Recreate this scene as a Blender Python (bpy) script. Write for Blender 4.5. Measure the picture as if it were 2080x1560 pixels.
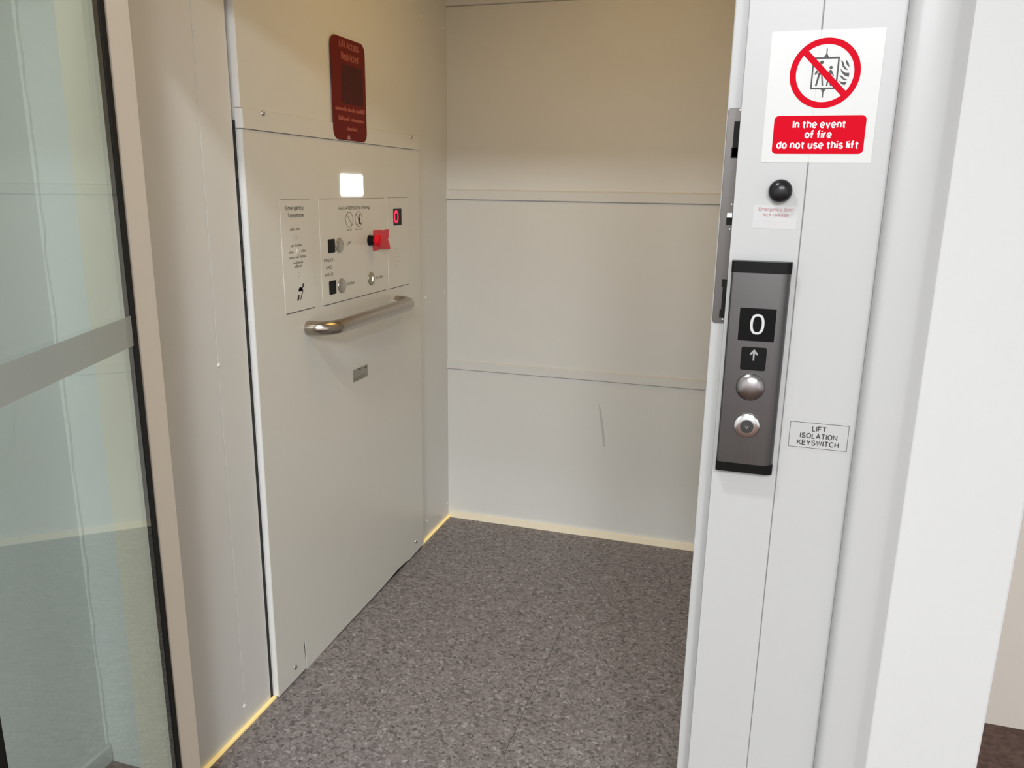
import bpy, bmesh, math, random
from mathutils import Vector, Matrix

for o in list(bpy.data.objects):
    bpy.data.objects.remove(o, do_unlink=True)
SC = bpy.context.scene
COL = SC.collection

# ------------------------------------------------------------------ camera
# hand-held phone at 1.45 m, in front of the open lift door; x runs along the lift front, y into the lift, z up
YAW, PITCH, ROLL, FOCAL_PX = -0.294192, 0.243787, 0.0153512, 1594.63
cam_data = bpy.data.cameras.new('camera')
cam = bpy.data.objects.new('camera', cam_data)
COL.objects.link(cam)
cam_data.sensor_fit = 'HORIZONTAL'
cam_data.sensor_width = 36.0
cam_data.lens = FOCAL_PX * 36.0 / 2080.0
cam_data.clip_start = 0.02
fwd = Vector((math.sin(YAW) * math.cos(PITCH), math.cos(YAW) * math.cos(PITCH), -math.sin(PITCH)))
rgt = Vector((math.cos(YAW), -math.sin(YAW), 0))
upv = rgt.cross(fwd)
r2 = math.cos(ROLL) * rgt + math.sin(ROLL) * upv
u2 = -math.sin(ROLL) * rgt + math.cos(ROLL) * upv
m = Matrix((r2, u2, -fwd)).transposed().to_4x4()
m.translation = Vector((0, 0, 1.45))
cam.matrix_world = m
SC.camera = cam

# ------------------------------------------------------------------ world, exposure
SC.view_settings.view_transform = 'Standard'
SC.view_settings.look = 'None'
SC.view_settings.gamma = 1.0
SC.view_settings.use_curve_mapping = False
SC.view_settings.exposure = 0.13
w = bpy.data.worlds.new('world')
SC.world = w
w.use_nodes = True
w.node_tree.nodes['Background'].inputs[0].default_value = (0.8, 0.9, 1.0, 1)
w.node_tree.nodes['Background'].inputs[1].default_value = 0.05

# ------------------------------------------------------------------ lights of the place
HALL_Z = 2.80
def area_light(name, loc, size, power, color, shape='DISK', sy=None, spread=180):
    d = bpy.data.lights.new(name, 'AREA')
    d.shape = shape
    d.size = size
    if sy:
        d.size_y = sy
    d.energy = power
    d.color = color
    d.spread = math.radians(spread)
    o = bpy.data.objects.new(name, d)
    o.location = loc
    COL.objects.link(o)
    return o
COOL = (0.955, 0.985, 1.0)
WARM = (1.0, 0.60, 0.11)
# recessed panels: (centre), (width, length), watts
HALL_LAMPS = [((-0.65, 0.30), (0.16, 0.16), 18.0), ((0.05, -2.6), (0.6, 1.2), 130.0), ((1.05, -2.6), (0.6, 1.2), 130.0), ((1.6, 1.3), (0.6, 0.6), 8.0)]
for (lx, ly), (sx, sy), p in HALL_LAMPS:
    area_light('hall_light', (lx, ly, HALL_Z - 0.01), sx * 0.94, p, COOL, 'RECTANGLE', sy * 0.94)
area_light('lift_light', (-0.50, 2.15, 2.38), 0.6, 2.4, WARM, 'RECTANGLE', 0.6)

# ------------------------------------------------------------------ materials
def principled(name, color, rough=0.5, metal=0.0, spec=0.5, coat=0.0):
    mt = bpy.data.materials.new(name)
    mt.use_nodes = True
    b = mt.node_tree.nodes['Principled BSDF']
    b.inputs['Base Color'].default_value = (*color, 1)
    b.inputs['Roughness'].default_value = rough
    b.inputs['Metallic'].default_value = metal
    b.inputs['Specular IOR Level'].default_value = spec
    b.inputs['Coat Weight'].default_value = coat
    return mt
def paint(name, color, rough=0.4, vary=0.03, scale=6.0, bump=0.02, spec=0.5):
    """painted sheet metal or plaster: faint mottling of colour and a fine orange-peel bump"""
    mt = principled(name, color, rough, spec=spec)
    nt = mt.node_tree
    b = nt.nodes['Principled BSDF']
    tc = nt.nodes.new('ShaderNodeTexCoord')
    n = nt.nodes.new('ShaderNodeTexNoise')
    n.inputs['Scale'].default_value = scale
    n.inputs['Detail'].default_value = 4
    nt.links.new(tc.outputs['Object'], n.inputs['Vector'])
    r = nt.nodes.new('ShaderNodeValToRGB')
    r.color_ramp.elements[0].position = 0.3
    r.color_ramp.elements[1].position = 0.7
    r.color_ramp.elements[0].color = (*[c * (1 - vary) for c in color], 1)
    r.color_ramp.elements[1].color = (*[min(1, c * (1 + vary)) for c in color], 1)
    nt.links.new(n.outputs['Fac'], r.inputs['Fac'])
    nt.links.new(r.outputs['Color'], b.inputs['Base Color'])
    n2 = nt.nodes.new('ShaderNodeTexNoise')
    n2.inputs['Scale'].default_value = 900
    nt.links.new(tc.outputs['Object'], n2.inputs['Vector'])
    bp = nt.nodes.new('ShaderNodeBump')
    bp.inputs['Strength'].default_value = bump
    bp.inputs['Distance'].default_value = 0.001
    nt.links.new(n2.outputs['Fac'], bp.inputs['Height'])
    nt.links.new(bp.outputs['Normal'], b.inputs['Normal'])
    return mt
def brushed(name, color, rough, axis_scale):
    mt = principled(name, color, rough, metal=1.0)
    nt = mt.node_tree
    b = nt.nodes['Principled BSDF']
    tc = nt.nodes.new('ShaderNodeTexCoord')
    mp = nt.nodes.new('ShaderNodeMapping')
    mp.inputs['Scale'].default_value = axis_scale
    n = nt.nodes.new('ShaderNodeTexNoise')
    n.inputs['Scale'].default_value = 1.0
    n.inputs['Detail'].default_value = 3
    nt.links.new(tc.outputs['Object'], mp.inputs['Vector'])
    nt.links.new(mp.outputs['Vector'], n.inputs['Vector'])
    mr = nt.nodes.new('ShaderNodeMapRange')
    mr.inputs['To Min'].default_value = rough * 0.8
    mr.inputs['To Max'].default_value = rough * 1.25
    nt.links.new(n.outputs['Fac'], mr.inputs['Value'])
    nt.links.new(mr.outputs['Result'], b.inputs['Roughness'])
    bp = nt.nodes.new('ShaderNodeBump')
    bp.inputs['Strength'].default_value = 0.05
    bp.inputs['Distance'].default_value = 0.0005
    nt.links.new(n.outputs['Fac'], bp.inputs['Height'])
    nt.links.new(bp.outputs['Normal'], b.inputs['Normal'])
    return mt
def emissive(name, color, strength, base=(0.8, 0.8, 0.8)):
    mt = principled(name, base, 0.4)
    b = mt.node_tree.nodes['Principled BSDF']
    b.inputs['Emission Color'].default_value = (*color, 1)
    b.inputs['Emission Strength'].default_value = strength
    return mt
def glass_mat(name, tint, gloss=(1, 1, 1), f0=0.05):
    """clear sheet: tinted transmission plus a mirror reflection that grows towards grazing"""
    mt = bpy.data.materials.new(name)
    mt.use_nodes = True
    nt = mt.node_tree
    nt.nodes.clear()
    out = nt.nodes.new('ShaderNodeOutputMaterial')
    tr = nt.nodes.new('ShaderNodeBsdfTransparent')
    tr.inputs[0].default_value = (*tint, 1)
    gl = nt.nodes.new('ShaderNodeBsdfGlossy')
    gl.inputs['Color'].default_value = (*gloss, 1)
    gl.inputs['Roughness'].default_value = 0.012
    ge = nt.nodes.new('ShaderNodeNewGeometry')
    dt = nt.nodes.new('ShaderNodeVectorMath'); dt.operation = 'DOT_PRODUCT'
    nt.links.new(ge.outputs['Incoming'], dt.inputs[0])
    nt.links.new(ge.outputs['Normal'], dt.inputs[1])
    ab = nt.nodes.new('ShaderNodeMath'); ab.operation = 'ABSOLUTE'
    nt.links.new(dt.outputs['Value'], ab.inputs[0])
    inv = nt.nodes.new('ShaderNodeMath'); inv.operation = 'SUBTRACT'
    inv.inputs[0].default_value = 1.0
    nt.links.new(ab.outputs[0], inv.inputs[1])
    pw = nt.nodes.new('ShaderNodeMath'); pw.operation = 'POWER'
    pw.inputs[1].default_value = 5.0
    nt.links.new(inv.outputs[0], pw.inputs[0])
    ma = nt.nodes.new('ShaderNodeMath'); ma.operation = 'MULTIPLY_ADD'
    ma.inputs[1].default_value = 1 - f0
    ma.inputs[2].default_value = f0
    nt.links.new(pw.outputs[0], ma.inputs[0])
    mx = nt.nodes.new('ShaderNodeMixShader')
    nt.links.new(ma.outputs[0], mx.inputs[0])
    nt.links.new(tr.outputs[0], mx.inputs[1])
    nt.links.new(gl.outputs[0], mx.inputs[2])
    nt.links.new(mx.outputs[0], out.inputs['Surface'])
    return mt
def film_mat(name, color, alpha):
    mt = principled(name, color, 0.5)
    mt.node_tree.nodes['Principled BSDF'].inputs['Alpha'].default_value = alpha
    return mt
def lift_floor_mat():
    """flecked safety vinyl: chips of grey, mauve and brown, with one welded seam"""
    mt = principled('flecked_vinyl', (0.2, 0.18, 0.18), 0.55, spec=0.35)
    nt = mt.node_tree
    b = nt.nodes['Principled BSDF']
    tc = nt.nodes.new('ShaderNodeTexCoord')
    def noise(scale, detail=2, rough=0.5):
        n = nt.nodes.new('ShaderNodeTexNoise')
        n.inputs['Scale'].default_value = scale
        n.inputs['Detail'].default_value = detail
        n.inputs['Roughness'].default_value = rough
        nt.links.new(tc.outputs['Object'], n.inputs['Vector'])
        return n
    nw = noise(60, 2)
    mixv = nt.nodes.new('ShaderNodeMixRGB'); mixv.blend_type = 'ADD'
    mixv.inputs[0].default_value = 0.02
    nt.links.new(tc.outputs['Object'], mixv.inputs[1])
    nt.links.new(nw.outputs['Color'], mixv.inputs[2])
    v = nt.nodes.new('ShaderNodeTexVoronoi')
    v.inputs['Scale'].default_value = 120
    nt.links.new(mixv.outputs[0], v.inputs['Vector'])
    sep = nt.nodes.new('ShaderNodeSeparateColor')
    nt.links.new(v.outputs['Color'], sep.inputs[0])
    r = nt.nodes.new('ShaderNodeValToRGB')
    e = r.color_ramp.elements
    e[0].position = 0.0; e[0].color = (0.115, 0.105, 0.105, 1)
    e[1].position = 1.0; e[1].color = (0.40, 0.385, 0.385, 1)
    for p, c in ((0.18, (0.19, 0.172, 0.172, 1)), (0.5, (0.24, 0.220, 0.220, 1)), (0.82, (0.28, 0.26, 0.26, 1)), (0.94, (0.32, 0.30, 0.30, 1))):
        x = e.new(p); x.color = c
    nt.links.new(sep.outputs[0], r.inputs[0])
    n2 = noise(150, 3, 0.6)
    r2_ = nt.nodes.new('ShaderNodeValToRGB')
    r2_.color_ramp.elements[0].position = 0.3; r2_.color_ramp.elements[0].color = (0.7, 0.7, 0.7, 1)
    r2_.color_ramp.elements[1].position = 0.7; r2_.color_ramp.elements[1].color = (1.25, 1.22, 1.22, 1)
    nt.links.new(n2.outputs['Fac'], r2_.inputs[0])
    mu = nt.nodes.new('ShaderNodeMixRGB'); mu.blend_type = 'MULTIPLY'; mu.inputs[0].default_value = 1
    nt.links.new(r.outputs[0], mu.inputs[1]); nt.links.new(r2_.outputs[0], mu.inputs[2])
    # worn seam along the depth of the car at x = -0.52
    sx = nt.nodes.new('ShaderNodeSeparateXYZ')
    nt.links.new(tc.outputs['Object'], sx.inputs[0])
    a = nt.nodes.new('ShaderNodeMath'); a.operation = 'ADD'; a.inputs[1].default_value = 0.52
    nt.links.new(sx.outputs[0], a.inputs[0])
    ab = nt.nodes.new('ShaderNodeMath'); ab.operation = 'ABSOLUTE'
    nt.links.new(a.outputs[0], ab.inputs[0])
    lt = nt.nodes.new('ShaderNodeMath'); lt.operation = 'LESS_THAN'; lt.inputs[1].default_value = 0.0009
    nt.links.new(ab.outputs[0], lt.inputs[0])
    n3 = noise(5, 1)
    g = nt.nodes.new('ShaderNodeMath'); g.operation = 'GREATER_THAN'; g.inputs[1].default_value = 0.45
    nt.links.new(n3.outputs['Fac'], g.inputs[0])
    ml = nt.nodes.new('ShaderNodeMath'); ml.operation = 'MULTIPLY'
    nt.links.new(lt.outputs[0], ml.inputs[0]); nt.links.new(g.outputs[0], ml.inputs[1])
    mx = nt.nodes.new('ShaderNodeMixRGB')
    nt.links.new(ml.outputs[0], mx.inputs[0]); nt.links.new(mu.outputs[0], mx.inputs[1])
    mx.inputs[2].default_value = (0.06, 0.05, 0.05, 1)
    nt.links.new(mx.outputs[0], b.inputs['Base Color'])
    bp = nt.nodes.new('ShaderNodeBump'); bp.inputs['Strength'].default_value = 0.25; bp.inputs['Distance'].default_value = 0.002
    nt.links.new(v.outputs['Distance'], bp.inputs['Height'])
    nt.links.new(bp.outputs[0], b.inputs['Normal'])
    return mt

M = dict(
    lift=paint('lift_wall_paint', (0.765, 0.768, 0.748), 0.33, 0.012, 3.0, 0.01),
    liftpanel=paint('lift_panel_paint', (0.755, 0.75, 0.705), 0.3, 0.01, 3.0, 0.01),
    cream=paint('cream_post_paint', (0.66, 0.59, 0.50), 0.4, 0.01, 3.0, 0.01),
    plate=paint('etched_plate_paint', (0.765, 0.76, 0.715), 0.3, 0.008, 8.0, 0.01),
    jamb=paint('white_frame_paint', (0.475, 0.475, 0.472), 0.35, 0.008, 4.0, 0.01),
    hall=paint('hall_wall_paint', (0.575, 0.575, 0.57), 0.7, 0.012, 2.0, 0.05),
    beige=paint('corridor_wall_paint', (0.66, 0.60, 0.54), 0.7, 0.015, 2.0, 0.05),
    hallfloor=paint('brown_carpet', (0.115, 0.075, 0.062), 0.95, 0.3, 60.0, 0.5, spec=0.1),
    liftfloor=lift_floor_mat(),
    black=principled('black_plastic', (0.005, 0.005, 0.005), 0.35, spec=0.15),
    blackgloss=principled('black_gloss', (0.003, 0.003, 0.003), 0.1, spec=0.12),
    rubber=principled('black_rubber', (0.008, 0.008, 0.007), 0.6, spec=0.2),
    darkgap=principled('dark_recess', (0.05, 0.05, 0.05), 0.8, spec=0.1),
    knob=principled('black_knob', (0.010, 0.010, 0.011), 0.28, spec=0.35),
    steel=brushed('brushed_steel', (0.52, 0.49, 0.46), 0.3, (900, 12, 900)),
    railsteel=brushed('satin_steel_tube', (0.43, 0.39, 0.345), 0.22, (500, 20, 500)),
    callsteel=brushed('call_station_steel', (0.138, 0.133, 0.134), 0.34, (1200, 1200, 8)),
    buttonsteel=principled('polished_steel_button', (0.33, 0.31, 0.31), 0.27, metal=1.0),
    keepsteel=brushed('keep_steel', (0.13, 0.12, 0.115), 0.38, (1200, 1200, 8)),
    chrome=principled('chrome', (0.60, 0.59, 0.59), 0.16, metal=1.0),
    red=principled('sign_red', (0.57, 0.001, 0.014), 0.5, spec=0.05),
    stopred=principled('stop_button_red', (0.75, 0.004, 0.018), 0.35, spec=0.25),
    redfilm=film_mat('red_translucent_plastic', (0.85, 0.05, 0.08), 0.88),
    sticker=principled('dark_red_sticker', (0.15, 0.009, 0.007), 0.4, spec=0.15),
    stickerpic=principled('dark_print', (0.07, 0.010, 0.010), 0.4, spec=0.15),
    stickertxt=principled('pale_red_print', (0.40, 0.085, 0.055), 0.4),
    signwhite=principled('white_vinyl', (0.60, 0.60, 0.588), 0.3),
    white=principled('white_print', (0.9, 0.88, 0.87), 0.4),
    labelwhite=principled('label_white', (0.53, 0.525, 0.527), 0.4),
    labelgrey=principled('label_pale', (0.465, 0.465, 0.455), 0.4),
    ink=principled('black_ink', (0.035, 0.033, 0.032), 0.5),
    greyink=principled('grey_ink', (0.30, 0.275, 0.235), 0.5),
    panelink=principled('panel_print', (0.17, 0.155, 0.13), 0.5),
    bright=principled('lit_edge_and_rivet_white', (0.92, 0.92, 0.91), 0.4),  # plain white on rivets; on panel edges it paints in the hall light
    gapgrey=principled('joint_shadow', (0.42, 0.41, 0.39), 0.6),
    faintink=principled('faint_ink', (0.42, 0.385, 0.33), 0.5),
    pinkink=principled('pink_ink', (0.42, 0.22, 0.24), 0.5),
    paleink=principled('pale_pink_ink', (0.62, 0.54, 0.54), 0.5),
    darkredink=principled('dark_red_ink', (0.14, 0.065, 0.05), 0.5),
    arrowgrey=principled('arrow_grey', (0.30, 0.30, 0.30), 0.4),
    silver=principled('silver_label', (0.34, 0.33, 0.28), 0.35, metal=0.3),
    silver2=principled('silver_label_dark', (0.26, 0.25, 0.21), 0.35, metal=0.3),
    alarm=principled('alarm_button', (0.36, 0.34, 0.24), 0.25, metal=0.6),
    glass=glass_mat('door_glass', (0.80, 0.87, 0.838), f0=0.12),
    film=film_mat('grey_film', (0.52, 0.55, 0.52), 0.62),
    lampwhite=emissive('lit_white', (1.0, 0.99, 0.96), 2.5),
    digit=emissive('lit_digit', (1.0, 0.97, 0.96), 0.68, (0.02, 0.02, 0.02)),
    reddigit=emissive('lit_red_digit', (1.0, 0.012, 0.07), 1.3, (0.3, 0.0, 0.01)),
    bell=emissive('lit_bell', (1.0, 0.98, 0.9), 1.0),
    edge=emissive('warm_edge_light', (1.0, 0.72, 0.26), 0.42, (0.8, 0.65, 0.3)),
    edgespill=emissive('edge_light_spill', (1.0, 0.74, 0.38), 0.10, (0.86, 0.80, 0.66)),
    hall_lamp=emissive('lamp_diffuser', (1.0, 0.98, 0.95), 4.0),
    warm_lamp=emissive('warm_lamp_diffuser', (1.0, 0.62, 0.28), 1.0),
)

# ------------------------------------------------------------------ mesh helpers
class Frame:
    """a flat working surface: 2-D shapes (u, v) are raised along n"""
    def __init__(s, o, u, v, n):
        s.o, s.u, s.v, s.n = Vector(o), Vector(u), Vector(v), Vector(n)
    def p(s, a, b, c=0.0):
        return s.o + s.u * a + s.v * b + s.n * c
def LEFT(x):      # surfaces that face +x; u = y, v = z
    return Frame((x, 0, 0), (0, 1, 0), (0, 0, 1), (1, 0, 0))
def FRONT(y):     # surfaces that face the hall (-y); u = x, v = z
    return Frame((0, y, 0), (1, 0, 0), (0, 0, 1), (0, -1, 0))

def add_box(bm, x0, x1, y0, y1, z0, z1):
    vs = [bm.verts.new((x, y, z)) for x in (x0, x1) for y in (y0, y1) for z in (z0, z1)]
    for f in ((0, 1, 3, 2), (4, 6, 7, 5), (0, 4, 5, 1), (2, 3, 7, 6), (0, 2, 6, 4), (1, 5, 7, 3)):
        bm.faces.new([vs[i] for i in f])
def add_poly(bm, F, pts, c0, c1, bev=0.0):
    """extruded outline, optionally with a small chamfered front edge"""
    n = len(pts)
    a = [bm.verts.new(F.p(u, v, c0)) for u, v in pts]
    if bev > 0:
        cx = sum(p[0] for p in pts) / n; cy = sum(p[1] for p in pts) / n
        b = [bm.verts.new(F.p(u, v, c1 - bev)) for u, v in pts]
        ins = inset(pts, bev)
        c = [bm.verts.new(F.p(u, v, c1)) for u, v in ins]
        rings = [a, b, c]
    else:
        rings = [a, [bm.verts.new(F.p(u, v, c1)) for u, v in pts]]
    for r0, r1 in zip(rings, rings[1:]):
        for i in range(n):
            j = (i + 1) % n
            bm.faces.new((r0[i], r0[j], r1[j], r1[i]))
    bm.faces.new(rings[-1])
    bm.faces.new(list(reversed(a)))
def inset(pts, d):
    n = len(pts); out = []
    area = sum(pts[i][0] * pts[(i + 1) % n][1] - pts[(i + 1) % n][0] * pts[i][1] for i in range(n))
    sg = 1 if area > 0 else -1
    for i in range(n):
        p0, p1, p2 = Vector(pts[i - 1]), Vector(pts[i]), Vector(pts[(i + 1) % n])
        e1 = (p1 - p0).normalized(); e2 = (p2 - p1).normalized()
        n1 = Vector((-e1.y, e1.x)) * sg; n2 = Vector((-e2.y, e2.x)) * sg
        k = 1 + n1.dot(n2)
        q = p1 + (n1 + n2) * (d / max(k, 0.3))
        out.append((q.x, q.y))
    return out
def rrect(u0, u1, v0, v1, r, seg=6):
    if r <= 0:
        return [(u0, v0), (u1, v0), (u1, v1), (u0, v1)]
    pts = []
    for cx, cy, a0 in ((u1 - r, v0 + r, -90), (u1 - r, v1 - r, 0), (u0 + r, v1 - r, 90), (u0 + r, v0 + r, 180)):
        for k in range(seg + 1):
            a = math.radians(a0 + 90 * k / seg)
            pts.append((cx + r * math.cos(a), cy + r * math.sin(a)))
    return pts
def circle(cu, cv, r, n=40, rv=None):
    rv = rv or r
    return [(cu + r * math.cos(2 * math.pi * k / n), cv + rv * math.sin(2 * math.pi * k / n)) for k in range(n)]
def add_ring(bm, F, cu, cv, r0, r1, c0, c1, n=64):
    rows = []
    for r, c in ((r1, c0), (r1, c1), (r0, c1), (r0, c0)):
        rows.append([bm.verts.new(F.p(u, v, c)) for u, v in circle(cu, cv, r, n)])
    for k in range(4):
        A, B = rows[k], rows[(k + 1) % 4]
        for i in range(n):
            j = (i + 1) % n
            bm.faces.new((A[i], A[j], B[j], B[i]))
def add_lathe(bm, F, cu, cv, prof, n=32):
    """profile of (radius, height) turned about the surface normal"""
    rows = []
    for r, c in prof:
        if r <= 1e-6:
            rows.append([bm.verts.new(F.p(cu, cv, c))])
        else:
            rows.append([bm.verts.new(F.p(u, v, c)) for u, v in circle(cu, cv, r, n)])
    for A, B in zip(rows, rows[1:]):
        for i in range(n):
            j = (i + 1) % n
            if len(A) == 1 and len(B) == 1:
                continue
            if len(A) == 1:
                bm.faces.new((A[0], B[j], B[i]))
            elif len(B) == 1:
                bm.faces.new((A[i], A[j], B[0]))
            else:
                bm.faces.new((A[i], A[j], B[j], B[i]))
    if len(rows[0]) > 1:
        bm.faces.new(list(reversed(rows[0])))
    if len(rows[-1]) > 1:
        bm.faces.new(rows[-1])
def dome(r, h, n=6, base=0.0):
    return [(r, 0), (r, base)] + [(r * math.cos(math.pi / 2 * k / n), base + h * math.sin(math.pi / 2 * k / n)) for k in range(1, n)] + [(0, base + h)]
def add_tube(bm, pts, r, n=28):
    pts = [Vector(p) for p in pts]
    rows = []
    for i, p in enumerate(pts):
        t = (pts[min(i + 1, len(pts) - 1)] - pts[max(i - 1, 0)]).normalized()
        a = Vector((0, 0, 1))
        b = t.cross(a).normalized()
        a = b.cross(t).normalized()
        rows.append([bm.verts.new(p + r * (math.cos(2 * math.pi * k / n) * a + math.sin(2 * math.pi * k / n) * b)) for k in range(n)])
    for A, B in zip(rows, rows[1:]):
        for i in range(n):
            j = (i + 1) % n
            bm.faces.new((A[i], A[j], B[j], B[i]))
    bm.faces.new(rows[0]); bm.faces.new(list(reversed(rows[-1])))
def _arc(cx, cy, rx, ry, a0, a1, n=9):
    return [(cx + rx * math.cos(math.radians(a0 + (a1 - a0) * k / n)), cy + ry * math.sin(math.radians(a0 + (a1 - a0) * k / n))) for k in range(n + 1)]
_O = lambda w, h, y=0.0: _arc(w / 2, y + h / 2, w / 2, h / 2, 90, 450, 24)
X = 0.72          # height of the small letters against the capitals
_ns = lambda x0, w: _arc(x0 + w / 2, X - w / 2, w / 2, w / 2, 180, 0, 9) + [(x0 + w, 0)]
GLYPHS = {        # plain grotesque letters: advance width, strokes along their centre lines
    'A': (0.70, [[(0, 0), (0.35, 1), (0.70, 0)], [(0.13, 0.33), (0.57, 0.33)]]),
    'C': (0.72, [_arc(0.38, 0.5, 0.38, 0.5, 45, 315, 18)]),
    'D': (0.66, [[(0, 0), (0, 1), (0.3, 1)] + _arc(0.3, 0.5, 0.36, 0.5, 90, -90, 14) + [(0, 0)]]),
    'E': (0.56, [[(0.56, 1), (0, 1), (0, 0), (0.57, 0)], [(0, 0.53), (0.52, 0.53)]]),
    'F': (0.54, [[(0.54, 1), (0, 1), (0, 0)], [(0, 0.50), (0.47, 0.50)]]),
    'H': (0.62, [[(0, 0), (0, 1)], [(0.62, 0), (0.62, 1)], [(0, 0.53), (0.62, 0.53)]]),
    'I': (0.0, [[(0, 0), (0, 1)]]),
    'K': (0.62, [[(0, 0), (0, 1)], [(0.58, 1), (0, 0.36)], [(0.22, 0.58), (0.62, 0)]]),
    'L': (0.50, [[(0, 1), (0, 0), (0.50, 0)]]),
    'M': (0.74, [[(0, 0), (0, 1), (0.37, 0.05), (0.74, 1), (0.74, 0)]]),
    'N': (0.62, [[(0, 0), (0, 1), (0.62, 0), (0.62, 1)]]),
    'O': (0.76, [_O(0.76, 1.0)]),
    'P': (0.58, [[(0, 0), (0, 1), (0.32, 1)] + _arc(0.32, 0.73, 0.26, 0.27, 90, -90, 10) + [(0, 0.46)]]),
    'R': (0.62, [[(0, 0), (0, 1), (0.34, 1)] + _arc(0.34, 0.74, 0.26, 0.26, 90, -90, 10) + [(0, 0.48)], [(0.34, 0.48), (0.5, 0.42), (0.56, 0.28), (0.60, 0)]]),
    'S': (0.62, [_arc(0.31, 0.75, 0.28, 0.25, 20, 260, 14) + _arc(0.31, 0.26, 0.31, 0.26, 80, -160, 14)]),
    'T': (0.62, [[(0, 1), (0.62, 1)], [(0.31, 1), (0.31, 0)]]),
    'U': (0.62, [[(0, 1), (0, 0.31)] + _arc(0.31, 0.31, 0.31, 0.31, 180, 360, 12) + [(0.62, 1)]]),
    'W': (0.92, [[(0, 1), (0.23, 0), (0.46, 1), (0.69, 0), (0.92, 1)]]),
    'X': (0.62, [[(0, 0), (0.60, 1)], [(0.02, 1), (0.62, 0)]]),
    'Y': (0.64, [[(0, 1), (0.32, 0.42), (0.64, 1)], [(0.32, 0.42), (0.32, 0)]]),
    '4': (0.54, [[(0.40, 0), (0.40, 1), (0, 0.28), (0.54, 0.28)]]),
    '0': (0.52, [_O(0.52, 1.0)]),
    '|': (0.0, [[(0, -0.15), (0, 1.05)]]),
    'a': (0.50, [[(0.04, 0.53)] + _arc(0.24, 0.52, 0.20, 0.20, 150, 0, 8) + [(0.44, 0.12), (0.52, 0.0)], [(0.44, 0.44), (0.16, 0.38)] + _arc(0.17, 0.19, 0.17, 0.19, 100, 290, 10) + [(0.44, 0.16)]]),
    'c': (0.50, [_arc(0.27, X / 2, 0.27, X / 2, 50, 310, 14)]),
    'd': (0.52, [[(0.52, 0), (0.52, 1)], _O(0.52, X)]),
    'e': (0.54, [[(0.02, X * 0.5), (0.54, X * 0.5)] + _arc(0.27, X / 2, 0.27, X / 2, 0, 315, 18)]),
    'f': (0.36, [[(0.15, 0), (0.15, 0.84)] + _arc(0.33, 0.86, 0.18, 0.17, 180, 78, 6), [(-0.05, X - 0.09), (0.37, X - 0.09)]]),
    'g': (0.52, [[(0.52, X), (0.52, 0.0)] + _arc(0.26, 0.0, 0.26, 0.24, 0, -155, 8), _O(0.52, X)]),
    'h': (0.50, [[(0, 0), (0, 1)], [(0, X - 0.25)] + _ns(0, 0.50)]),
    'i': (0.0, [[(0, 0), (0, X)], [(0, 0.90), (0, 1.04)]]),
    'k': (0.48, [[(0, 0), (0, 1)], [(0.44, X), (0, 0.27)], [(0.17, 0.43), (0.48, 0)]]),
    'l': (0.0, [[(0, 0), (0, 1)]]),
    'm': (0.80, [[(0, 0), (0, X)], [(0, X - 0.2)] + _ns(0, 0.40), [(0.40, X - 0.2)] + _ns(0.40, 0.40)]),
    'n': (0.50, [[(0, 0), (0, X)], [(0, X - 0.25)] + _ns(0, 0.50)]),
    'o': (0.54, [_O(0.54, X)]),
    'p': (0.52, [[(0, -0.26), (0, X)], _O(0.52, X)]),
    'r': (0.28, [[(0, 0), (0, X)], [(0, X - 0.28)] + _arc(0.26, X - 0.26, 0.26, 0.25, 170, 85, 6)]),
    's': (0.46, [_arc(0.23, X * 0.745, 0.20, X * 0.255, 20, 255, 12) + _arc(0.23, X * 0.255, 0.23, X * 0.255, 80, -160, 12)]),
    't': (0.36, [[(0.15, 0.94), (0.15, 0.15)] + _arc(0.30, 0.15, 0.15, 0.15, 180, 275, 5), [(-0.05, X - 0.05), (0.38, X - 0.05)]]),
    'u': (0.50, [[(0, X), (0, 0.25)] + _arc(0.25, 0.25, 0.25, 0.25, 180, 360, 9), [(0.50, X), (0.50, 0)]]),
    'v': (0.52, [[(0, X), (0.26, 0), (0.52, X)]]),
    'y': (0.52, [[(0, X), (0.26, 0.02)], [(0.52, X), (0.22, -0.16), (0.12, -0.25), (0.0, -0.24)]]),
    ' ': (0.16, []),
}
def add_stroke(bm, F, pts, wd, c):
    """a flat printed line of even width along a polyline"""
    P = [Vector(p) for p in pts]
    L, Rr = [], []
    closed = (P[0] - P[-1]).length < 1e-6
    for i, p in enumerate(P):
        if closed and i in (0, len(P) - 1):
            d0 = (P[1] - P[0]).normalized(); d1 = (P[-1] - P[-2]).normalized()
        else:
            d0 = (P[min(i + 1, len(P) - 1)] - p)
            d1 = (p - P[max(i - 1, 0)])
            d0 = d0.normalized() if d0.length > 1e-9 else d1.normalized()
            d1 = d1.normalized() if d1.length > 1e-9 else d0
        n0 = Vector((-d0.y, d0.x)); n1 = Vector((-d1.y, d1.x))
        q = (n0 + n1) / max(1 + n0.dot(n1), 0.28)
        L.append(bm.verts.new(F.p(*(p + q * wd / 2), c)))
        Rr.append(bm.verts.new(F.p(*(p - q * wd / 2), c)))
    for i in range(len(P) - 1):
        bm.faces.new((L[i], L[i + 1], Rr[i + 1], Rr[i]))
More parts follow.
